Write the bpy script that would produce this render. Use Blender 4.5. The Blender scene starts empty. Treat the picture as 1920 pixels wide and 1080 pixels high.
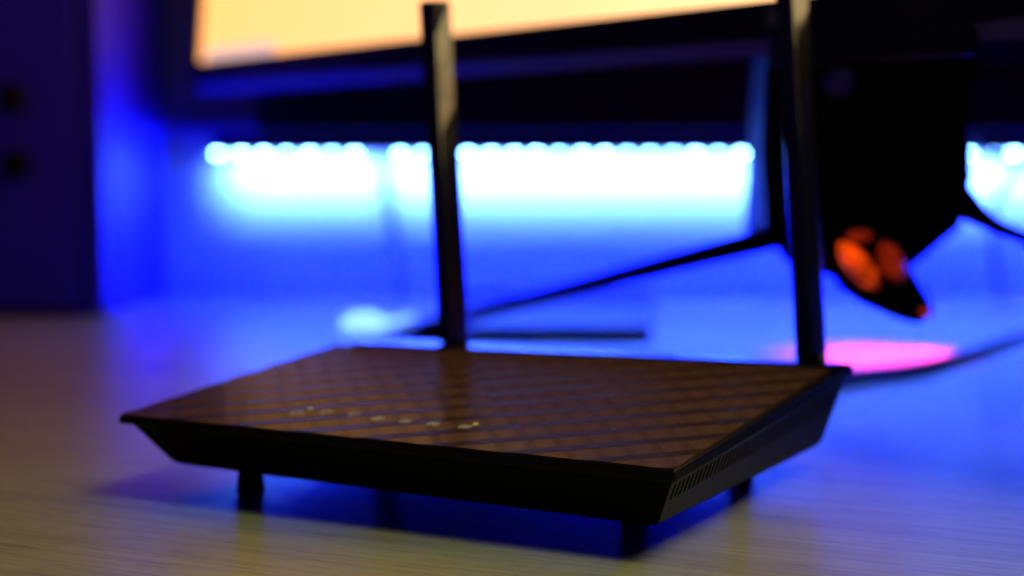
import bpy, bmesh, math, random
from mathutils import Vector, Matrix
random.seed(7)
S = bpy.context.scene
COL = S.collection
R = math.radians

# ------------------------------------------------------------------ camera
FPX = 3100.0                     # focal length in photo pixels (1920 wide)
CAM_H = 0.129
PITCH = math.atan(300.0 / FPX)   # horizon lies at y = 240 of the photograph
cd = bpy.data.cameras.new('camera')
cam = bpy.data.objects.new('camera', cd)
COL.objects.link(cam)
cam.location = (0, 0, CAM_H)
cam.rotation_euler = (math.pi / 2 - PITCH, 0, 0)
cd.sensor_width = 36.0
cd.lens = FPX / 1920 * 36
cd.clip_start = 0.01
cd.clip_end = 50
cd.dof.use_dof = True
cd.dof.focus_distance = 0.50
cd.dof.aperture_fstop = 4.7
cd.dof.aperture_blades = 9
S.camera = cam

# ------------------------------------------------------------------ world: a dark room
W = bpy.data.worlds.new('World')
S.world = W
W.use_nodes = True
W.node_tree.nodes['Background'].inputs[0].default_value = (0.08, 0.02, 0.7, 1)
W.node_tree.nodes['Background'].inputs[1].default_value = 0.045

S.view_settings.view_transform = 'Standard'
S.view_settings.look = 'None'
S.view_settings.exposure = 0
S.view_settings.gamma = 1

# light strengths, tuned in one place
LED_BLUE_W = 20.0
LED_CYAN_W = 4.4
RED_W = 0.27
ROOM_W = 0.44

CF = Vector((0, math.cos(PITCH), -math.sin(PITCH)))
CU = Vector((0, math.sin(PITCH), math.cos(PITCH)))
CO = Vector((0, 0, CAM_H))


def ray(px, py):
    return CF + Vector((1, 0, 0)) * ((px - 960) / FPX) + CU * ((540 - py) / FPX)


def on_z(px, py, z):             # the point of the level plane z seen at that place
    d = ray(px, py)
    return CO + d * ((z - CAM_H) / d.z)


def on_y(px, py, y):             # the point at that distance from the camera
    d = ray(px, py)
    return CO + d * (y / d.y)


# ------------------------------------------------------------------ materials
def mat(name, color, rough=0.5, metal=0.0, spec=0.5, emit=None, estr=0.0, coat=0.0,
        bump=0.0, bscale=200.0, rvar=0.0):
    m = bpy.data.materials.new(name)
    m.use_nodes = True
    nt = m.node_tree
    b = nt.nodes['Principled BSDF']
    if emit and estr > 5:
        m.cycles.emission_sampling = 'NONE'
    b.inputs['Base Color'].default_value = (*color, 1)
    b.inputs['Roughness'].default_value = rough
    b.inputs['Metallic'].default_value = metal
    b.inputs['Specular IOR Level'].default_value = spec
    b.inputs['Coat Weight'].default_value = coat
    if emit:
        b.inputs['Emission Color'].default_value = (*emit, 1)
        b.inputs['Emission Strength'].default_value = estr
    if bump or rvar:
        tc = nt.nodes.new('ShaderNodeTexCoord')
        n = nt.nodes.new('ShaderNodeTexNoise')
        n.inputs['Scale'].default_value = bscale
        n.inputs['Detail'].default_value = 4
        nt.links.new(tc.outputs['Object'], n.inputs['Vector'])
        if bump:
            bp = nt.nodes.new('ShaderNodeBump')
            bp.inputs['Strength'].default_value = bump
            bp.inputs['Distance'].default_value = 0.0005
            nt.links.new(n.outputs['Fac'], bp.inputs['Height'])
            nt.links.new(bp.outputs['Normal'], b.inputs['Normal'])
        if rvar:
            mr = nt.nodes.new('ShaderNodeMapRange')
            mr.inputs['To Min'].default_value = max(0, rough - rvar)
            mr.inputs['To Max'].default_value = rough + rvar
            nt.links.new(n.outputs['Fac'], mr.inputs['Value'])
            nt.links.new(mr.outputs['Result'], b.inputs['Roughness'])
    return m


def wood_mat():
    m = bpy.data.materials.new('pale_wood')
    m.use_nodes = True
    nt = m.node_tree
    L = nt.links
    b = nt.nodes['Principled BSDF']
    tc = nt.nodes.new('ShaderNodeTexCoord')
    rot = nt.nodes.new('ShaderNodeMapping')           # turn first, stretch afterwards
    rot.inputs['Rotation'].default_value = (0, 0, R(24))
    L.new(tc.outputs['Object'], rot.inputs['Vector'])
    mp = nt.nodes.new('ShaderNodeMapping')
    mp.inputs['Scale'].default_value = (9, 260, 1)
    L.new(rot.outputs['Vector'], mp.inputs['Vector'])
    n1 = nt.nodes.new('ShaderNodeTexNoise')          # long fine streaks
    n1.inputs['Scale'].default_value = 1.0
    n1.inputs['Detail'].default_value = 5
    n1.inputs['Roughness'].default_value = 0.6
    n1.inputs['Distortion'].default_value = 0.25
    L.new(mp.outputs['Vector'], n1.inputs['Vector'])
    mp2 = nt.nodes.new('ShaderNodeMapping')
    mp2.inputs['Scale'].default_value = (40, 900, 1)
    L.new(rot.outputs['Vector'], mp2.inputs['Vector'])
    n2 = nt.nodes.new('ShaderNodeTexNoise')          # short dark pores
    n2.inputs['Scale'].default_value = 1.0
    n2.inputs['Detail'].default_value = 3
    L.new(mp2.outputs['Vector'], n2.inputs['Vector'])
    mp3 = nt.nodes.new('ShaderNodeMapping')
    mp3.inputs['Scale'].default_value = (2, 30, 1)
    L.new(rot.outputs['Vector'], mp3.inputs['Vector'])
    n3 = nt.nodes.new('ShaderNodeTexNoise')          # broad tone
    n3.inputs['Scale'].default_value = 1.0
    n3.inputs['Detail'].default_value = 2
    L.new(mp3.outputs['Vector'], n3.inputs['Vector'])
    cr = nt.nodes.new('ShaderNodeValToRGB')
    cr.color_ramp.elements[0].position = 0.34
    cr.color_ramp.elements[0].color = (0.27, 0.215, 0.125, 1)
    cr.color_ramp.elements[1].position = 0.56
    cr.color_ramp.elements[1].color = (0.38, 0.31, 0.195, 1)
    L.new(n1.outputs['Fac'], cr.inputs['Fac'])
    pr = nt.nodes.new('ShaderNodeValToRGB')
    pr.color_ramp.elements[0].position = 0.30
    pr.color_ramp.elements[0].color = (0.36, 0.3, 0.25, 1)
    pr.color_ramp.elements[1].position = 0.42
    pr.color_ramp.elements[1].color = (1, 1, 1, 1)
    L.new(n2.outputs['Fac'], pr.inputs['Fac'])
    mx = nt.nodes.new('ShaderNodeMixRGB')
    mx.blend_type = 'MULTIPLY'
    mx.inputs[0].default_value = 0.9
    L.new(cr.outputs['Color'], mx.inputs[1])
    L.new(pr.outputs['Color'], mx.inputs[2])
    br = nt.nodes.new('ShaderNodeValToRGB')
    br.color_ramp.elements[0].position = 0.3
    br.color_ramp.elements[0].color = (0.8, 0.78, 0.74, 1)
    br.color_ramp.elements[1].position = 0.7
    br.color_ramp.elements[1].color = (1, 1, 1, 1)
    L.new(n3.outputs['Fac'], br.inputs['Fac'])
    mx2 = nt.nodes.new('ShaderNodeMixRGB')
    mx2.blend_type = 'MULTIPLY'
    mx2.inputs[0].default_value = 1
    L.new(mx.outputs['Color'], mx2.inputs[1])
    L.new(br.outputs['Color'], mx2.inputs[2])
    L.new(mx2.outputs['Color'], b.inputs['Base Color'])
    b.inputs['Roughness'].default_value = 0.36
    b.inputs['Specular IOR Level'].default_value = 0.32
    bp = nt.nodes.new('ShaderNodeBump')
    bp.inputs['Strength'].default_value = 0.25
    bp.inputs['Distance'].default_value = 0.0004
    L.new(n2.outputs['Fac'], bp.inputs['Height'])
    L.new(bp.outputs['Normal'], b.inputs['Normal'])
    return m


M = {
    'wood': wood_mat(),
    'wall': mat('painted_wall', (0.36, 0.36, 0.38), 0.8, bump=0.2, bscale=120),
    'gloss': mat('router_gloss', (0.092, 0.040, 0.032), 0.19, spec=0.012, rvar=0.03, bscale=300),
    'groove': mat('router_groove', (0.036, 0.015, 0.012), 0.3, spec=0.004),
    'cross': mat('router_cross_groove', (0.071, 0.032, 0.025), 0.2, spec=0.010),
    'rim': mat('router_rim', (0.004, 0.004, 0.006), 0.25, spec=0.15),
    'matte': mat('router_matte', (0.004, 0.004, 0.005), 0.55, spec=0.05, bump=0.25, bscale=1800),
    'side': mat('router_side', (0.022, 0.022, 0.027), 0.5, spec=0.35, bump=0.25, bscale=1800),
    'slot': mat('slot_dark', (0.006, 0.006, 0.007), 0.6),
    'rubber': mat('rubber', (0.004, 0.004, 0.004), 0.8, spec=0.1),
    'antenna': mat('antenna_plastic', (0.008, 0.008, 0.008), 0.2, spec=1.0, coat=0.5, rvar=0.03, bscale=400),
    'print': mat('icon_print', (0.42, 0.41, 0.38), 0.5),
    'led_y': mat('status_led', (0.4, 0.4, 0.1), 0.4, emit=(0.6, 0.55, 0.08), estr=0.35),
    'bezel': mat('bezel_plastic', (0.014, 0.013, 0.016), 0.4, bump=0.15, bscale=900),
    'chin': mat('chin_blue_light', (0.10, 0.06, 0.5), 0.4),  # blue of the strip's light is painted into the base colour
    'column': mat('stand_metal', (0.006, 0.006, 0.008), 0.65, spec=0.06, rvar=0.05, bscale=80),
    'red': mat('red_lens', (0.3, 0.02, 0.01), 0.3, emit=(1.0, 0.07, 0.0), estr=1.0),
    'red_dim': mat('red_lens_dim', (0.3, 0.02, 0.01), 0.3, emit=(1.0, 0.05, 0.006), estr=0.24),
    'shelf': mat('shelf_dark', (0.012, 0.008, 0.03), 0.8, spec=0.1, bump=0.1, bscale=200),
    'tape': mat('led_tape', (0.7, 0.7, 0.7), 0.5),
    'chip': mat('led_chip', (0.8, 0.8, 0.8), 0.4, emit=(0.2, 0.58, 1.0), estr=80),
    'chip_dim': mat('led_chip_dim', (0.8, 0.8, 0.8), 0.4, emit=(0.2, 0.58, 1.0), estr=48),
    'cabinet': mat('cabinet_blue_light', (0.03, 0.01, 0.85), 0.5, bump=0.1, bscale=60),  # blue spill of the strip painted into the colour
    'knob': mat('knob_dark', (0.006, 0.006, 0.008), 0.7, spec=0.1),
    'slab': mat('slab_dark', (0.005, 0.004, 0.012), 0.45, spec=0.1),
    'cable': mat('cable_rubber', (0.02, 0.02, 0.02), 0.5),
    'glow_dome': mat('dome_glow', (0.7, 0.75, 0.8), 0.3, emit=(0.3, 0.7, 1.0), estr=1.5),  # glow added to the small dome on the desk
    'white': mat('white_gloss', (0.8, 0.8, 0.8), 0.3, coat=0.6),
    'frame_plate': mat('plate_grey', (0.2, 0.2, 0.22), 0.35),
}


def screen_mat():
    m = bpy.data.materials.new('lit_screen')
    m.use_nodes = True
    nt = m.node_tree
    L = nt.links
    b = nt.nodes['Principled BSDF']
    b.inputs['Base Color'].default_value = (0.01, 0.01, 0.01, 1)
    b.inputs['Roughness'].default_value = 0.4
    uv = nt.nodes.new('ShaderNodeTexCoord')
    sp = nt.nodes.new('ShaderNodeSeparateXYZ')
    L.new(uv.outputs['UV'], sp.inputs['Vector'])
    cr = nt.nodes.new('ShaderNodeValToRGB')
    e = cr.color_ramp.elements
    e[0].position = 0.0
    e[0].color = (1.0, 0.41, 0.115, 1)
    e[1].position = 0.55
    e[1].color = (1.0, 0.48, 0.21, 1)
    e2 = cr.color_ramp.elements.new(1.0)
    e2.color = (2.3, 1.8, 0.75, 1)
    cr.color_ramp.elements.new(0.72).color = (1.15, 0.64, 0.28, 1)
    L.new(sp.outputs['X'], cr.inputs['Fac'])
    L.new(cr.outputs['Color'], b.inputs['Emission Color'])
    b.inputs['Emission Strength'].default_value = 1.9
    return m


def uneven(m, scale):
    """the lens glows unevenly"""
    nt = m.node_tree
    tc = nt.nodes.new('ShaderNodeTexCoord')
    n = nt.nodes.new('ShaderNodeTexNoise')
    n.inputs['Scale'].default_value = scale
    n.inputs['Detail'].default_value = 2
    mr = nt.nodes.new('ShaderNodeMapRange')
    st_ = nt.nodes['Principled BSDF'].inputs['Emission Strength']
    mr.inputs['From Min'].default_value = 0.36
    mr.inputs['From Max'].default_value = 0.62
    mr.inputs['To Min'].default_value = st_.default_value * 0.12
    mr.inputs['To Max'].default_value = st_.default_value * 1.25
    nt.links.new(tc.outputs['Object'], n.inputs['Vector'])
    nt.links.new(n.outputs['Fac'], mr.inputs['Value'])
    nt.links.new(mr.outputs['Result'], st_)


uneven(M['red'], 75)
uneven(M['red_dim'], 75)
M['screen'] = screen_mat()
M['panel'] = mat('screen_window', (0.01, 0.01, 0.01), 0.4, emit=(1.0, 0.62, 0.55), estr=1.0)


# ------------------------------------------------------------------ mesh helpers
def me(name, verts, faces, m, parent=None, smooth=False, bevel=0.0, seg=2):
    bm = bmesh.new()
    vs = [bm.verts.new(v) for v in verts]
    for f in faces:
        bm.faces.new([vs[i] for i in f])
    bmesh.ops.recalc_face_normals(bm, faces=bm.faces[:])
    if bevel:
        es = [e for e in bm.edges if len(e.link_faces) == 2 and e.calc_face_angle(0) > 0.3]
        bmesh.ops.bevel(bm, geom=es, offset=bevel, segments=seg, profile=0.5, affect='EDGES')
    return link(name, bm, m, parent, smooth)


def link(name, bm, m, parent=None, smooth=False):
    """one mesh object; vertices come in world space and are moved to the parent's origin"""
    org = Vector((0, 0, 0))
    p = parent
    while p is not None:
        org += p.location
        p = p.parent
    if org.length:
        bmesh.ops.translate(bm, verts=bm.verts[:], vec=-org)
    md = bpy.data.meshes.new(name)
    bm.to_mesh(md)
    bm.free()
    md.materials.append(m)
    if smooth:
        for p_ in md.polygons:
            p_.use_smooth = True
    o = bpy.data.objects.new(name, md)
    COL.objects.link(o)
    if parent is not None:
        o.parent = parent
    return o


def center(o):
    """put the object's origin at the base of its own mesh"""
    vs = o.data.vertices
    c = Vector((sum(v.co.x for v in vs) / len(vs), sum(v.co.y for v in vs) / len(vs), min(v.co.z for v in vs)))
    for v in vs:
        v.co -= c
    o.location = o.location + c


def thing(name, loc, label, cat, group=None):
    o = bpy.data.objects.new(name, None)
    o.empty_display_size = 0.02
    o.location = loc
    COL.objects.link(o)
    return tag(o, label, cat, group)


def tag(o, label=None, cat=None, group=None, kind=None):
    if label: o['label'] = label
    if cat: o['category'] = cat
    if group: o['group'] = group
    if kind: o['kind'] = kind
    return o


def box_pts(o, ux, uy, uz):
    v = []
    for k in (0, 1):
        for j in (0, 1):
            for i in (0, 1):
                v.append(o + ux * i + uy * j + uz * k)
    f = [(0, 1, 3, 2), (4, 5, 7, 6), (0, 1, 5, 4), (2, 3, 7, 6), (0, 2, 6, 4), (1, 3, 7, 5)]
    return v, f


def box(name, o, ux, uy, uz, m, parent=None, bevel=0.0, seg=2):
    v, f = box_pts(Vector(o), Vector(ux), Vector(uy), Vector(uz))
    return me(name, v, f, m, parent, bevel=bevel, seg=seg)


def loft(rings, cap=True):
    v, f = [], []
    n = len(rings[0])
    for r in rings:
        v += r
    for k in range(len(rings) - 1):
        for i in range(n):
            j = (i + 1) % n
            f.append((k * n + i, k * n + j, (k + 1) * n + j, (k + 1) * n + i))
    if cap:
        f.append(tuple(range(n))[::-1])
        f.append(tuple((len(rings) - 1) * n + i for i in range(n)))
    return v, f


def tube(pts, radii, n=12, squash=1.0):
    """a tapered tube along points"""
    rings = []
    for k, p in enumerate(pts):
        a = pts[max(k - 1, 0)]
        b = pts[min(k + 1, len(pts) - 1)]
        t = (Vector(b) - Vector(a)).normalized()
        ref = Vector((0, 0, 1)) if abs(t.z) < 0.9 else Vector((0, 1, 0))
        s = t.cross(ref).normalized()
        w = s.cross(t).normalized()
        r = radii[k] if isinstance(radii, (list, tuple)) else radii
        rings.append([Vector(p) + s * (r * math.cos(2 * math.pi * i / n)) + w * (r * squash * math.sin(2 * math.pi * i / n)) for i in range(n)])
    return loft(rings)


def spline(pts, k=8):
    out = []
    P = [Vector(p) for p in pts]
    for i in range(len(P) - 1):
        p0, p1, p2, p3 = P[max(i - 1, 0)], P[i], P[i + 1], P[min(i + 2, len(P) - 1)]
        for s in range(k):
            t = s / k
            out.append(0.5 * ((2 * p1) + (p2 - p0) * t + (2 * p0 - 5 * p1 + 4 * p2 - p3) * t * t + (3 * p1 - p0 - 3 * p2 + p3) * t ** 3))
    out.append(P[-1])
    return out


# ------------------------------------------------------------------ desk, wall, shelf, cabinet
WALL_Y = 1.265
desk = thing('desk', (0, 0.5, -0.03), 'pale wood grain desk top that the black router stands on', 'desk')
box('desk_top', (-1.5, -0.35, -0.028), (3.0, 0, 0), (0, WALL_Y - 0.003 + 0.35, 0), (0, 0, 0.028), M['wood'], desk, bevel=0.002)

o = box('wall', (-2.0, WALL_Y, -0.8), (4.0, 0, 0), (0, 0.1, 0), (0, 0, 2.6), M['wall'])
tag(o, kind='structure')

SH0 = on_y(480, 249, WALL_Y - 0.1).x
shelf_z = on_y(900, 249, WALL_Y - 0.1).z
shelf = thing('wall_shelf', (0.2, WALL_Y - 0.05, shelf_z), 'dark thick shelf on the wall above the glowing blue light strip', 'shelf')
box('shelf_board', (SH0, WALL_Y - 0.1, shelf_z), (1.4, 0, 0), (0, 0.098, 0), (0, 0, 0.05), M['shelf'], shelf, bevel=0.003)

SHL = on_y(272, 249, WALL_Y - 0.1).x
box('added_baffle', (SHL, WALL_Y - 0.056, shelf_z), (SH0 - SHL - 0.001, 0, 0), (0, 0.054, 0), (0, 0, 0.005), M['cabinet'], shelf, bevel=0.001)  # added board that keeps the strip's light off the wall above

# LED strip under the shelf: a tape with chips; two area lamps, blue and cyan, give its light
LED_Y = WALL_Y - 0.045
LX0, LX1 = on_y(410, 290, LED_Y).x, 0.66
led_z = on_y(900, 286, LED_Y).z
strip = thing('led_strip', ((LX0 + LX1) / 2, LED_Y, led_z), 'bright blue light strip glowing on the wall under the dark shelf', 'light strip')
box('tape', (LX0 - 0.005, LED_Y - 0.005, led_z), (LX1 - LX0 + 0.01, 0, 0), (0, 0.010, 0), (0, 0, 0.0015), M['tape'], strip)
box('mounting_rail', (LX0 - 0.005, LED_Y + 0.0055, led_z - 0.001), (LX1 - LX0 + 0.01, 0, 0), (0, 0.003, 0), (0, 0, shelf_z - led_z), M['shelf'], strip)
pitch = 0.0167
n = int((LX1 - LX0) / pitch)
chip0 = None
gap = on_y(712, 290, LED_Y).x
for i in range(n):
    x = LX0 + i * pitch
    if abs(x - gap) < 0.009:
        continue
    if chip0 is None:
        chip0 = box('led_chip', (x - 0.0025, LED_Y - 0.004, led_z - 0.0016), (0.005, 0, 0), (0, 0.005, 0), (0, 0, 0.0016), M['chip'], strip)
        cx = x
        chip1 = chip0.copy()
        chip1.data = chip0.data.copy()
        chip1.data.materials[0] = M['chip_dim']
    else:
        c = (chip0 if random.random() < 0.45 else chip1).copy()
        COL.objects.link(c)
        c.parent = strip
        c.location = chip0.location + Vector((x - cx, 0, 0))


def area(name, loc, rot, sx, sy, color, power, spread=180, shape='RECTANGLE'):
    d = bpy.data.lights.new(name, 'AREA')
    d.shape = shape
    d.size = sx
    d.size_y = sy
    d.color = color
    d.energy = power
    d.spread = R(spread)
    o_ = bpy.data.objects.new(name, d)
    o_.location = loc
    o_.rotation_euler = rot
    COL.objects.link(o_)
    return o_


cxm = (LX0 + LX1) / 2
area('strip_blue_light', (cxm, LED_Y, led_z - 0.003), (R(20), 0, 0), LX1 - LX0, 0.008, (0.0, 0.0008, 1.0), LED_BLUE_W, 130)
area('strip_cyan_light', (cxm, LED_Y + 0.004, led_z - 0.003), (R(68), 0, 0), LX1 - LX0, 0.006, (0.088, 0.25, 1.0), LED_CYAN_W, 77)

# cabinet at the left
ca = on_z(212, 588, 0.0)
cb = on_z(270, 578, 0.0)
cb = ca + (cb - ca) * 1.0
cab = thing('cabinet', (ca.x - 0.3, ca.y, 0), 'cabinet coloured by painted blue light, with two dark round knobs at the left back of the desk', 'cabinet')
depth_v = Vector((cb.x - ca.x, WALL_Y - 0.004 - ca.y, 0))
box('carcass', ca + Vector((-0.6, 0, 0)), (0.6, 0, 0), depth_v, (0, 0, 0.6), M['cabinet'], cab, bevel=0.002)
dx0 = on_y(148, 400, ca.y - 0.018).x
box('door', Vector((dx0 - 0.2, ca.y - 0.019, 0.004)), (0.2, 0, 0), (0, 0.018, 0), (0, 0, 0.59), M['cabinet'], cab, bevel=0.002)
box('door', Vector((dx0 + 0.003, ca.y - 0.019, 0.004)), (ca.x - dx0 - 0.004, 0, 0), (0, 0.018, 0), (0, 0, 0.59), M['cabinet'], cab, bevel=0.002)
for px, py in ((36, 186), (44, 308)):
    c = on_y(px, py, ca.y - 0.02)
    prof = [(0.0035, 0), (0.0035, 0.007), (0.0085, 0.011), (0.0105, 0.016), (0.0085, 0.021), (0.002, 0.0225)]
    rings = [[c + Vector((r * math.cos(a * math.pi / 8), -d, r * math.sin(a * math.pi / 8))) for a in range(16)] for r, d in prof]
    v, f = loft(rings)
    me('knob', v, f, M['knob'], cab, smooth=True)

# ------------------------------------------------------------------ the router
zf, zr, zb = 0.029, 0.042, 0.0085
L_ = on_z(222, 778, zf)
F_ = on_z(1265, 882, zf)
R_ = on_z(1600, 676, zr)
B_ = L_ + R_ - F_
bl = on_z(330, 870, zb)
bf = on_z(1232, 988, zb)
br = on_z(1538, 836, zb)
bb = bl + br - bf
ctr = (L_ + F_ + R_ + B_) / 4
router = thing('wireless_router', (ctr.x, ctr.y, 0), 'black wireless router with two upright antennas and a ridged glossy top on the pale desk', 'router')
print('ROUTER', L_, F_, R_, B_, (F_ - L_).length, (R_ - F_).length)


def top(s, t, dz=0.0):
    """point of the tilted top: s runs along the front edge, t to the rear"""
    return L_ + (F_ - L_) * s + (R_ - F_) * t + Vector((0, 0, dz))


def st(px, py):
    nrm = (F_ - L_).cross(R_ - F_).normalized()
    d = ray(px, py)
    k = (L_ - CO).dot(nrm) / d.dot(nrm)
    p = CO + d * k - L_
    u, w = F_ - L_, R_ - F_
    a, b_, c_ = u.dot(u), u.dot(w), w.dot(w)
    e, g = p.dot(u), p.dot(w)
    det = a * c_ - b_ * b_
    return (e * c_ - g * b_) / det, (g * a - e * b_) / det


print('ST', [tuple(round(q, 3) for q in st(*p)) for p in ((640, 647), (1560, 690), (900, 829), (1399, 787), (477, 695), (482, 800), (557, 775), (872, 801), (1500, 728), (855, 640), (1518, 671))])
WW, DD = (F_ - L_).length, (R_ - F_).length
# plate corners in (s, t): front-left, front-right, rear-right, rear-left
T_L = st(655, 648)
T_R = st(1556, 690)
sR0, sR1 = 0.997, T_R[0]
tl, tr = T_L[1], T_R[1]


def saw(x, a):
    x = x % 1.0
    return x / a if x < a else (1 - x) / (1 - a)


AMP = 0.00027


def bands(s, t):
    x, y = s * WW, t * DD
    w = (-x * 0.62 + y * 0.78) / 0.0165 + 0.57
    u = (x * 0.78 + y * 0.63) / 0.0090 + 0.64
    return w, u


def relief(s, t):
    w, u = bands(s, t)
    return AMP * (saw(w, 0.67) + 0.28 * saw(u, 0.64))


bm = bmesh.new()
NX, NY = 440, 300
grid, stg = [], {}
for j in range(NY + 1):
    row = []
    q = j / NY
    s1 = sR0 + (sR1 - sR0) * q
    for i in range(NX + 1):
        s = 0.004 + (s1 - 0.004) * i / NX
        tt = 0.006 + ((tl + (tr - tl) * s) - 0.006) * q
        row.append(bm.verts.new(top(s, tt, relief(s, tt))))
        stg[(j, i)] = bands(s, tt)
    grid.append(row)
for j in range(NY):
    for i in range(NX):
        fc = bm.faces.new((grid[j][i], grid[j][i + 1], grid[j + 1][i + 1], grid[j + 1][i]))
        wb, ub = [(p_ + q_) / 2 for p_, q_ in zip(stg[(j, i)], stg[(j + 1, i + 1)])]
        fc.material_index = 1 if wb % 1 > 0.60 else (2 if ub % 1 > 0.66 else 0)
border = [grid[0][i] for i in range(NX)] + [grid[j][NX] for j in range(NY)] + [grid[NY][i] for i in range(NX, 0, -1)] + [grid[j][0] for j in range(NY, 0, -1)]
low = [bm.verts.new(v.co - Vector((0, 0, 0.0022))) for v in border]
for k in range(len(border)):
    k2 = (k + 1) % len(border)
    bm.faces.new((border[k2], border[k], low[k], low[k2]))
plate = link('top_plate', bm, M['gloss'], router)
plate.data.materials.append(M['groove'])
plate.data.materials.append(M['cross'])

# rim: the tray the plate sits in (its upper edge stays a hair under the plate)
lipf, lipr = 0.0030, 0.0055
ins = 0.0022


def off(p, k):
    c = Vector((ctr.x, ctr.y, 0))
    d = Vector((p.x, p.y, 0)) - c
    return Vector((p.x, p.y, p.z)) - d.normalized() * k


upper = [L_ + Vector((0, 0, -0.0004)), F_ + Vector((0, 0, -0.0004)), R_ + Vector((0, 0, -0.0016)), B_ + Vector((0, 0, -0.0036))]
lower = [L_ + Vector((0, 0, -lipf)), F_ + Vector((0, 0, -lipf - 0.001)), R_ + Vector((0, 0, -lipr)), B_ + Vector((0, 0, -lipr))]
v, f = loft([upper, lower])
me('top_rim', v, f, M['rim'], router, bevel=0.0005, seg=2)
# rear strip, flat and glossy, between the plate and the rear edge
d_up = Vector((0, 0, 0.0011))
r0 = top(T_L[0] + 0.004, tl + 0.003)
r1 = top(T_R[0], tr + 0.003)
r2 = R_ + Vector((-0.001, -0.001, -0.0022))
r3 = B_ + Vector((0.001, -0.001, -0.0042))
v, f = loft([[p + d_up for p in (r0, r1, r2, r3)], [p - d_up * 1.5 for p in (r0, r1, r2, r3)]])
me('rear_strip', v, f, M['rim'], router, bevel=0.0004)

# lower shell: front, left, rear and bottom; the right side is the vented panel
ju = [off(lower[0], 0.004), off(lower[1], 0.0012), off(lower[2], 0.0025), off(lower[3], 0.004)]
ju = [p + Vector((0, 0, 0.0006)) for p in ju]
bot = [bl, bf, br, bb]


def vlerp(a, b_, t):
    return a + (b_ - a) * t


def side(i, j):
    return [ju[i], ju[j], vlerp(ju[j], bot[j], 0.93), vlerp(ju[i], bot[i], 0.93)]


vs = ju + [vlerp(ju[i], bot[i], 0.93) for i in range(4)] + [off(b_, 0.0018) for b_ in bot]
fs = [(0, 1, 5, 4), (2, 3, 7, 6), (3, 0, 4, 7), (4, 5, 9, 8), (5, 6, 10, 9), (6, 7, 11, 10), (7, 4, 8, 11), (8, 9, 10, 11)]
me('lower_shell', vs, fs, M['matte'], router)

# vented right side: recessed slots cut into the panel
a0, a1, a2, a3 = ju[1], ju[2], vs[6], vs[5]


def pan(a, b_, d=0.0):
    p = vlerp(vlerp(a0, a1, a), vlerp(a3, a2, a), b_)
    nn = (a1 - a0).cross(a3 - a0).normalized()
    if nn.x > 0:
        nn = -nn
    return p + nn * d


v, f = [], []


def quad(*ps):
    k = len(v)
    v.extend(ps)
    f.append((k, k + 1, k + 2, k + 3))


NS = 44
breaks = [0.0]
for i in range(NS):
    a = 0.018 + 0.955 * i / NS
    breaks += [a, a + 0.955 / NS * 0.52]
breaks.append(1.0)
b0, b1, DP = 0.14, 0.50, 0.0022
for i in range(len(breaks) - 1):
    x0, x1 = breaks[i], breaks[i + 1]
    quad(pan(x0, 0), pan(x1, 0), pan(x1, b0), pan(x0, b0))
    quad(pan(x0, b1), pan(x1, b1), pan(x1, 1), pan(x0, 1))
    if i % 2 == 1:
        quad(pan(x0, b0, DP), pan(x1, b0, DP), pan(x1, b1, DP), pan(x0, b1, DP))
        quad(pan(x0, b0), pan(x0, b1), pan(x0, b1, DP), pan(x0, b0, DP))
        quad(pan(x1, b0), pan(x1, b1), pan(x1, b1, DP), pan(x1, b0, DP))
        quad(pan(x0, b0), pan(x1, b0), pan(x1, b0, DP), pan(x0, b0, DP))
        quad(pan(x0, b1), pan(x1, b1), pan(x1, b1, DP), pan(x0, b1, DP))
    else:
        quad(pan(x0, b0), pan(x1, b0), pan(x1, b1), pan(x0, b1))
me('vent_panel', v, f, M['side'], router)

# rubber feet
for px, py in ((470, 924), (1190, 958), (1388, 890)):
    c = on_z(px, py, 0.0)
    prof = [(0.0046, 0.0), (0.0050, 0.0008), (0.0042, zb + 0.001)]
    rings = [[c + Vector((r * math.cos(a * math.pi / 12), r * math.sin(a * math.pi / 12), z)) for a in range(24)] for r, z in prof]
    vv, ff = loft(rings)
    me('foot', vv, ff, M['rubber'], router)
c = on_z(470, 924, 0) + on_z(1388, 890, 0) - on_z(1190, 958, 0)
rings = [[c + Vector((r * math.cos(a * math.pi / 12), r * math.sin(a * math.pi / 12), z)) for a in range(24)] for r, z in prof]
vv, ff = loft(rings)
me('foot', vv, ff, M['rubber'], router)


# antennas: tapered flat blades with a chamfered front, on a hinge barrel
def antenna(pb, pt, yb, yt, wb, wt, yaw):
    base, tip = on_y(*pb, yb), on_y(*pt, yt)
    ax = (tip - base).normalized()
    sx = Vector((math.cos(yaw), math.sin(yaw), 0))
    sx = (sx - ax * sx.dot(ax)).normalized()
    fy = ax.cross(sx).normalized()
    if fy.y > 0:
        fy = -fy                                   # towards the camera

    def ring(p, w, dth):
        h = w / 2
        prof = [(-h * 0.6, dth * 0.1), (-h, dth * 0.76), (-h * 0.2, dth), (-h * 0.04, dth * 0.98), (h * 0.96, dth * 0.10), (h, -dth * 0.02), (h * 0.9, -dth * 0.2), (-h * 0.4, -dth * 0.2)]
        return [p + sx * x + fy * y for x, y in prof]
    rings = []
    n_ = 10
    for k in range(n_ + 1):
        q = k / n_
        rings.append(ring(vlerp(base, tip, q), wb + (wt - wb) * q, 0.0132 - 0.0092 * q))
    rings.append(ring(tip + ax * 0.0012, wt * 0.86, 0.0034))
    vv, ff = loft(rings)
    an = me('antenna', vv, ff, M['antenna'], router, bevel=0.0004)
    hb = base - ax * 0.004
    vv, ff = tube([hb - sx * wb * 0.42, hb + sx * wb * 0.42], 0.0062, 20)
    me('hinge_barrel', vv, ff, M['antenna'], an)
    return an


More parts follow.
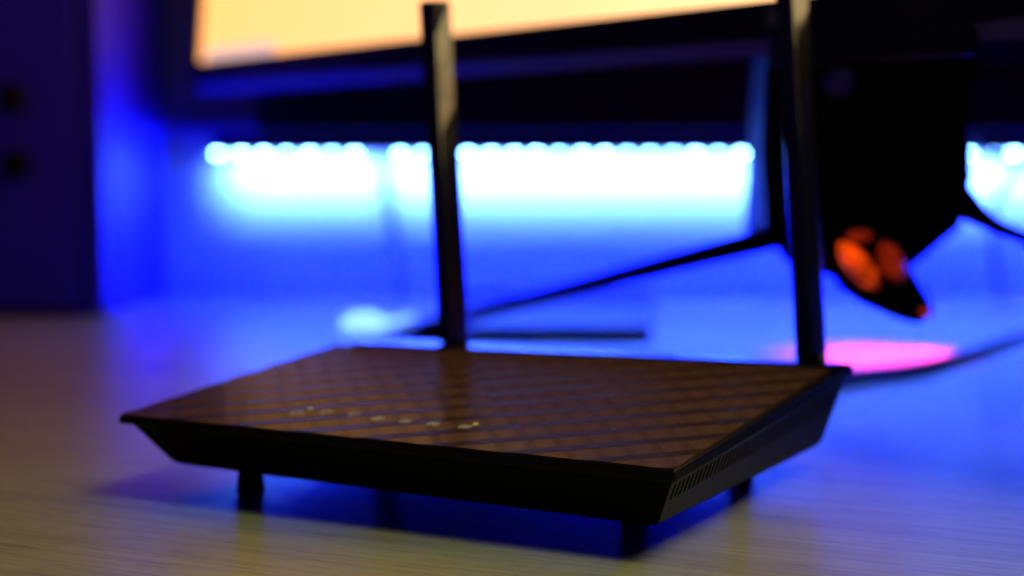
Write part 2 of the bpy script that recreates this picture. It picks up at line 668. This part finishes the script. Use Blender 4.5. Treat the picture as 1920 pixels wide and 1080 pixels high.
yL = top(*st(855, 634)).y
yR = top(*st(1520, 672)).y
antenna((854, 640), (815, 8), yL + 0.006, yL + 0.027, 0.0125, 0.0132, R(-3))
antenna((1518, 668), (1470, -260), yR + 0.006, yR + 0.038, 0.0130, 0.0136, R(-3))
# plate under the right antenna
pr = on_z(1520, 681, zr)


# printed status icons along the front of the top, and two small indicator lights
ex = (F_ - L_).normalized()
ey = (R_ - F_).normalized()
ez = ex.cross(ey).normalized()


def flat(name, polys, c, m, scale=1.0):
    vv, ff = [], []
    for poly in polys:
        k = len(vv)
        nn = len(poly)
        for h in (0.00002, 0.00012):
            for x, y in poly:
                s_, t_ = c[0] + x * scale / WW, c[1] + y * scale / DD
                vv.append(top(s_, t_, relief(s_, t_) + h))
        ff.append(tuple(range(k, k + nn)))
        ff.append(tuple(range(k + nn, k + 2 * nn))[::-1])
        for i in range(nn):
            j = (i + 1) % nn
            ff.append((k + i, k + j, k + nn + j, k + nn + i))
    return me(name, vv, ff, m, router)


def arc(r, a0_, a1_, w, n_=10):
    o_ = [(r * math.cos(R(a0_ + (a1_ - a0_) * i / n_)), r * math.sin(R(a0_ + (a1_ - a0_) * i / n_))) for i in range(n_ + 1)]
    i_ = [((r - w) * math.cos(R(a0_ + (a1_ - a0_) * i / n_)), (r - w) * math.sin(R(a0_ + (a1_ - a0_) * i / n_))) for i in range(n_, -1, -1)]
    return o_ + i_


def rect(x, y, w, h):
    return [(x - w / 2, y - h / 2), (x + w / 2, y - h / 2), (x + w / 2, y + h / 2), (x - w / 2, y + h / 2)]


mm = 0.001
power = [arc(2.1 * mm, 120, 420, 0.6 * mm, 16), rect(0, 1.5 * mm, 0.6 * mm, 2.2 * mm)]
wifi = [arc(k * mm, 45, 135, 0.55 * mm) for k in (1.4, 2.6, 3.8)] + [arc(0.6 * mm, 0, 340, 0.5 * mm)]
globe = [arc(2.1 * mm, 0, 350, 0.5 * mm, 18), rect(0, 0, 3.4 * mm, 0.5 * mm), rect(0, 1.0 * mm, 0.5 * mm, 1.2 * mm), rect(0, -1.0 * mm, 0.5 * mm, 1.2 * mm)]
port = [rect(0, 1.4 * mm, 3.6 * mm, 0.6 * mm), rect(-1.6 * mm, 0, 0.5 * mm, 2.2 * mm), rect(1.6 * mm, 0, 0.5 * mm, 2.2 * mm), rect(0, -1.4 * mm, 3.6 * mm, 0.6 * mm), rect(0, 0.1 * mm, 1.4 * mm, 1.0 * mm)]
for (px, py), g in zip(((557, 775), (605, 776), (657, 780), (708, 786), (760, 791), (812, 796), (872, 801)), (power, wifi, wifi, globe, port, port, port)):
    s, t = st(px, py)
    flat('status_icon', g, (s, t), M['print'], 1.0)
for px, py in ((582, 768), (892, 796)):
    s, t = st(px, py)
    flat('status_light', [arc(0.9 * mm, 0, 350, 0.85 * mm, 10)], (s, t), M['led_y'])

# a few specks of dust lying on the top
vv, ff = [], []
for i in range(26):
    s, t = random.uniform(0.12, 0.97), random.uniform(0.03, 0.75)
    r_ = random.uniform(0.00010, 0.00026)
    p = top(s, t, relief(s, t) + r_ * 0.5)
    k = len(vv)
    vv += [p + ex * r_, p - ex * r_, p + ey * r_, p - ey * r_, p + ez * r_, p - ez * r_]
    ff += [tuple(q + k for q in tri) for tri in ((0, 2, 4), (2, 1, 4), (1, 3, 4), (3, 0, 4), (2, 0, 5), (1, 2, 5), (3, 1, 5), (0, 3, 5))]
tag(me('dust', vv, ff, M['print'], router), kind='stuff')

# ------------------------------------------------------------------ the monitor behind
m0 = on_y(366, 159, 1.20)
m1 = on_y(1430, 73, 0.72)
U = (m1 - m0).normalized()
nb = U.cross(Vector((0, 0, 1))).normalized()       # horizontal, towards the camera
if nb.y > 0:
    nb = -nb
V = nb.cross(U).normalized()
if V.z < 0:
    V = -V
tilt = R(5)
V = (V * math.cos(tilt) - nb * math.sin(tilt)).normalized()
N = U.cross(V).normalized()
if N.y > 0:
    N = -N
MW, MH, TH = 0.82, 0.36, 0.03


def mp(u, v_, d=0.0):
    return m0 + U * u + V * v_ + N * d


mon = thing('computer_monitor', (on_y(1650, 600, 1.044).x, 0.90, 0), 'large black computer monitor with a glowing orange yellow screen on a three legged stand', 'monitor')
SIDE = 0.0075
BZ, BZT = 0.0158, 0.0000 / (m1 - m0).length


def bz(u):
    return BZ + BZT * u

# back housing
box('housing', mp(0, 0.0005, -TH), U * MW, V * (MH - 0.001), N * (TH - 0.004), M['bezel'], mon, bevel=0.003)
# frame of four bars
rings = []
vv, ff = [], []
for (u0, v0, u1, v1) in ((0, MH - SIDE, MW, MH), (0, bz(0) + 0.001, SIDE, MH - SIDE), (MW - SIDE, bz(MW) + 0.001, MW, MH - SIDE)):
    bv, bfc = box_pts(mp(u0, v0, -0.0038), U * (u1 - u0), V * (v1 - v0), N * 0.0068)
    k = len(vv)
    vv += bv
    ff += [tuple(i + k for i in q) for q in bfc]
k = len(vv)
for dd in (-0.0038, 0.003):
    vv += [mp(0, 0, dd), mp(MW, 0, dd), mp(MW, bz(MW), dd), mp(0, bz(0), dd)]
ff += [tuple(i + k for i in q) for q in ((0, 1, 2, 3), (4, 5, 6, 7), (0, 1, 5, 4), (1, 2, 6, 5), (2, 3, 7, 6), (3, 0, 4, 7))]
me('bezel', vv, ff, M['bezel'], mon)
# lit panel with uv
scr = me('screen', [mp(SIDE, bz(SIDE), 0.0005), mp(MW - SIDE, bz(MW - SIDE), 0.0005), mp(MW - SIDE, MH - SIDE, 0.0005), mp(SIDE, MH - SIDE, 0.0005)], [(0, 1, 2, 3)], M['screen'], mon)
uvl = scr.data.uv_layers.new(name='UV')
for lp in scr.data.loops:
    co = scr.data.vertices[lp.vertex_index].co + mon.location - m0
    uvl.data[lp.index].uv = (co.dot(U) / MW, co.dot(V) / MH)
# pinkish bar shown along the bottom of the picture
pa = 0.020
pw = 0.105
me('screen_bar', [mp(pa, bz(pa) + 0.0004, 0.0011), mp(pa + pw, bz(pa + pw) + 0.0004, 0.0011), mp(pa + pw, bz(pa + pw) + 0.009, 0.0011), mp(pa, bz(pa) + 0.009, 0.0011)], [(0, 1, 2, 3)], M['panel'], mon)
# sloping chin lip under the frame
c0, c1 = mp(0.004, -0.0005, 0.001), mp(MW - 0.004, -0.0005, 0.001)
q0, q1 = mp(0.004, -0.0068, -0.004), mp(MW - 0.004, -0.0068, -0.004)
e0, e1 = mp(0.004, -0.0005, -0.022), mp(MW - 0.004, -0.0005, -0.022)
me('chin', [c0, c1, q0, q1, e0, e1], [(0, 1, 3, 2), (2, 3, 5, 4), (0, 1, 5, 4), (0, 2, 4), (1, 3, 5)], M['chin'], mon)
# dark block added over the chin in place of the column's shade
box('chin_cover', mp(0.594, -0.0125, -0.003), U * 0.106, V * 0.0122, N * 0.0065, M['bezel'], mon, bevel=0.0008)
# small grey plate on the frame
bp = mp((on_y(1440, 40, 0.715) - m0).dot(U), BZ * 0.3, 0.0031)
box('frame_plate', bp, U * 0.009, V * 0.007, N * 0.0006, M['frame_plate'], mon, bevel=0.0002)

# stand column, wider at the back so that its flanks face the light strip
YC0, YC1 = 0.755, 0.95
front_px = [(1446, -60), (1436, 130), (1428, 290), (1436, 420), (1470, 488), (1560, 520), (1600, 520), (1700, 508), (1800, 424), (1822, 330), (1812, 230), (1838, 100), (1842, -60)]
back_px = [(1418, -60), (1412, 130), (1402, 290), (1394, 430), (1470, 480), (1560, 510), (1600, 510), (1700, 500), (1806, 424), (1806, 330), (1800, 230), (1808, 100), (1812, -60)]
fr = [on_y(x, y, YC0) for x, y in front_px]
bk = [on_y(x, y, YC1 - 0.02) for x, y in back_px]
v, f = loft([fr, bk])
me('stand_column', v, f, M['column'], mon)


def leg(pts, rad, sq=0.7):
    P = spline(pts, 8)
    rr = []
    for i in range(len(P)):
        q = i / (len(P) - 1) * (len(rad) - 1)
        k = min(int(q), len(rad) - 2)
        rr.append(rad[k] + (rad[k + 1] - rad[k]) * (q - k))
    vv_, ff_ = tube(P, rr, 14, sq)
    return me('stand_leg', vv_, ff_, M['column'], mon, smooth=True)


leg([on_y(1500, 430, 0.765), on_y(1440, 448, 0.775), on_y(1250, 496, 0.84), on_y(1000, 561, 0.935), on_y(800, 611, 1.01), on_z(742, 622, 0.002)], [0.0100, 0.0078, 0.0074, 0.0066, 0.0052, 0.0030])
leg([on_y(1790, 370, 0.765), on_y(1850, 415, 0.77), on_y(1930, 450, 0.765), on_y(2130, 530, 0.76), on_z(2280, 610, 0.002)], [0.011, 0.0058, 0.0045, 0.0035, 0.002])
# hub: dark pointed cone below the column, with red glowing openings
hub = tube(spline([on_y(1612, 455, 0.765), on_y(1640, 505, 0.76), on_y(1690, 556, 0.755), on_y(1738, 592, 0.75)], 5), [r_ * 0.8 for r_ in (0.026, 0.025, 0.024, 0.023, 0.0225, 0.022, 0.0205, 0.019, 0.017, 0.015, 0.0135, 0.012, 0.0105, 0.009, 0.007, 0.005)], 20)
hubo = me('stand_hub', hub[0], hub[1], M['column'], mon, smooth=True)


def lens(pa_, pb_, y, r, m, name='red_lens'):
    a, b_ = on_y(*pa_, y), on_y(*pb_, y)
    P = [vlerp(a, b_, i / 8) for i in range(9)]
    rr = [r * math.sqrt(max(0.02, 1 - ((i - 4) / 4) ** 2)) for i in range(9)]
    vv_, ff_ = tube(P, rr, 14, 0.8)
    return me(name, vv_, ff_, m, hubo, smooth=True)


lens((1575, 455), (1645, 540), 0.735, 0.0068, M['red'])
lens((1655, 455), (1690, 530), 0.732, 0.0064, M['red_dim'])
lens((1588, 443), (1634, 443), 0.733, 0.0034, M['red_dim'])
lens((1725, 582), (1748, 592), 0.742, 0.0024, M['red_dim'])
# round bumps added and coloured blue for faint reflections on the column
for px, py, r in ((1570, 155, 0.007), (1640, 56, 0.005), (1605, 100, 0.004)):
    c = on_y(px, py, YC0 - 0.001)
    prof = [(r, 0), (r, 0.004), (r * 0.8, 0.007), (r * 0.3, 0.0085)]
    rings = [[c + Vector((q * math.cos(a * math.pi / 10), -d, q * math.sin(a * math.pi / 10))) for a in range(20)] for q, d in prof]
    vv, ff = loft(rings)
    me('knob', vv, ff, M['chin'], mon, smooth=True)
# the red light the stand throws on the desk
rc = on_z(1610, 664, 0.0)
area('stand_red_light', (rc.x + 0.004, rc.y - 0.006, 0.042), (0, 0, 0), 0.016, 0.016, (1.0, 0.02, 0.03), RED_W, 115, 'DISK')

rd = on_z(1738, 662, 0.0)
area('added_red_spot', (rd.x, rd.y - 0.004, 0.026), (0, 0, 0), 0.008, 0.008, (1.0, 0.03, 0.0), 0.06, 95, 'DISK')  # added lamp without a source of its own, reddens the glow's right end

# ------------------------------------------------------------------ small things on the desk
zz = 0.0075
s0, s1, s2 = on_z(770, 614, zz), on_z(1220, 613, zz), on_z(1226, 545, zz)
s3 = s0 + s2 - s1
v, f = loft([[p for p in (s0, s1, s2, s3)], [Vector((p.x, p.y, 0.0006)) for p in (s0, s1, s2, s3)]])
slab = thing('flat_box', ((s0.x + s2.x) / 2, (s0.y + s2.y) / 2, 0), 'thin flat dark box lying on the desk under the long stand leg', 'box')
me('box_body', v, f, M['slab'], slab, bevel=0.0012)

pc = on_z(682, 612, 0.0)  # bright dot of unclear kind, built as a dome with added glow
rings = []
for z, k in ((0.0002, 0.95), (0.0012, 1.02), (0.0030, 1.0), (0.0052, 0.88), (0.0074, 0.68), (0.0088, 0.44), (0.0094, 0.22), (0.0096, 0.05)):
    rings.append([pc + Vector((0.0150 * k * math.cos(a * math.pi / 14), 0.022 * k * math.sin(a * math.pi / 14), z)) for a in range(28)])
v, f = loft(rings)
tv, tf = tube(spline([pc + Vector((0.012, 0.004, 0.0022)), pc + Vector((0.022, 0.018, 0.0022)), pc + Vector((0.030, 0.045, 0.002))], 5), [0.0022 - 0.0001 * k for k in range(11)], 8)
k0 = len(v)
puck = me('glowing_dome', v + tv, f + [tuple(q + k0 for q in ff_) for ff_ in tf], M['glow_dome'], None, smooth=True)
center(puck)
tag(puck, 'small pale blue dome with an added glow and a slim tail lying on the desk', 'light')

P = spline([on_z(1545, 712, 0.003), on_z(1640, 698, 0.003), on_z(1720, 688, 0.003), on_z(1790, 670, 0.003), on_z(1860, 648, 0.003), on_z(1990, 610, 0.003), on_z(2150, 600, 0.003)], 8)
v, f = tube(P, 0.0028, 10)
cb_ = me('cable', v, f, M['cable'], None, smooth=True)
center(cb_)
tag(cb_, 'dark cable lying on the desk below the magenta glow, behind the router', 'cable')
P = spline([on_y(1828, 258, 1.183), on_y(1850, 285, 1.183), on_y(1890, 305, 1.183), on_y(1960, 318, 1.183), on_y(2050, 300, 1.183)], 8)
v, f = tube(P, 0.0022, 10)
cb_ = me('cable', v, f, M['cable'], None, smooth=True)
center(cb_)
tag(cb_, 'thin cable sagging across the blue glow at the right of the monitor stand', 'cable')
P = spline([on_y(1925, 300, 1.177), on_y(1898, 330, 1.177), on_y(1872, 370, 1.177), on_y(1862, 420, 1.177), on_y(1870, 520, 1.177), on_z(1880, 560, 0.003)], 8)
v, f = tube(P, 0.0026, 10)
cb_ = me('cable', v, f, M['cable'], None, smooth=True)
center(cb_)
tag(cb_, 'thin cable hanging down in front of the glowing wall at the far right', 'cable')
P = spline([on_y(708, 252, 1.241), on_y(716, 300, 1.241), on_y(730, 380, 1.247), on_y(742, 450, 1.253), on_z(752, 562, 0.002)], 8)
v, f = tube(P, 0.0028, 10)
cb_ = me('cable', v, f, M['cable'], None, smooth=True)
center(cb_)
tag(cb_, 'dark cable hanging from the shelf across the glowing wall left of both antennas', 'cable')

# warm lamp of the room, high to the right of the desk
if ROOM_W:
    area('room_lamp', (0.42, 0.29, 0.95), (R(3), R(24), 0), 0.3, 0.3, (0.80, 1.0, 0.45), ROOM_W, 46)
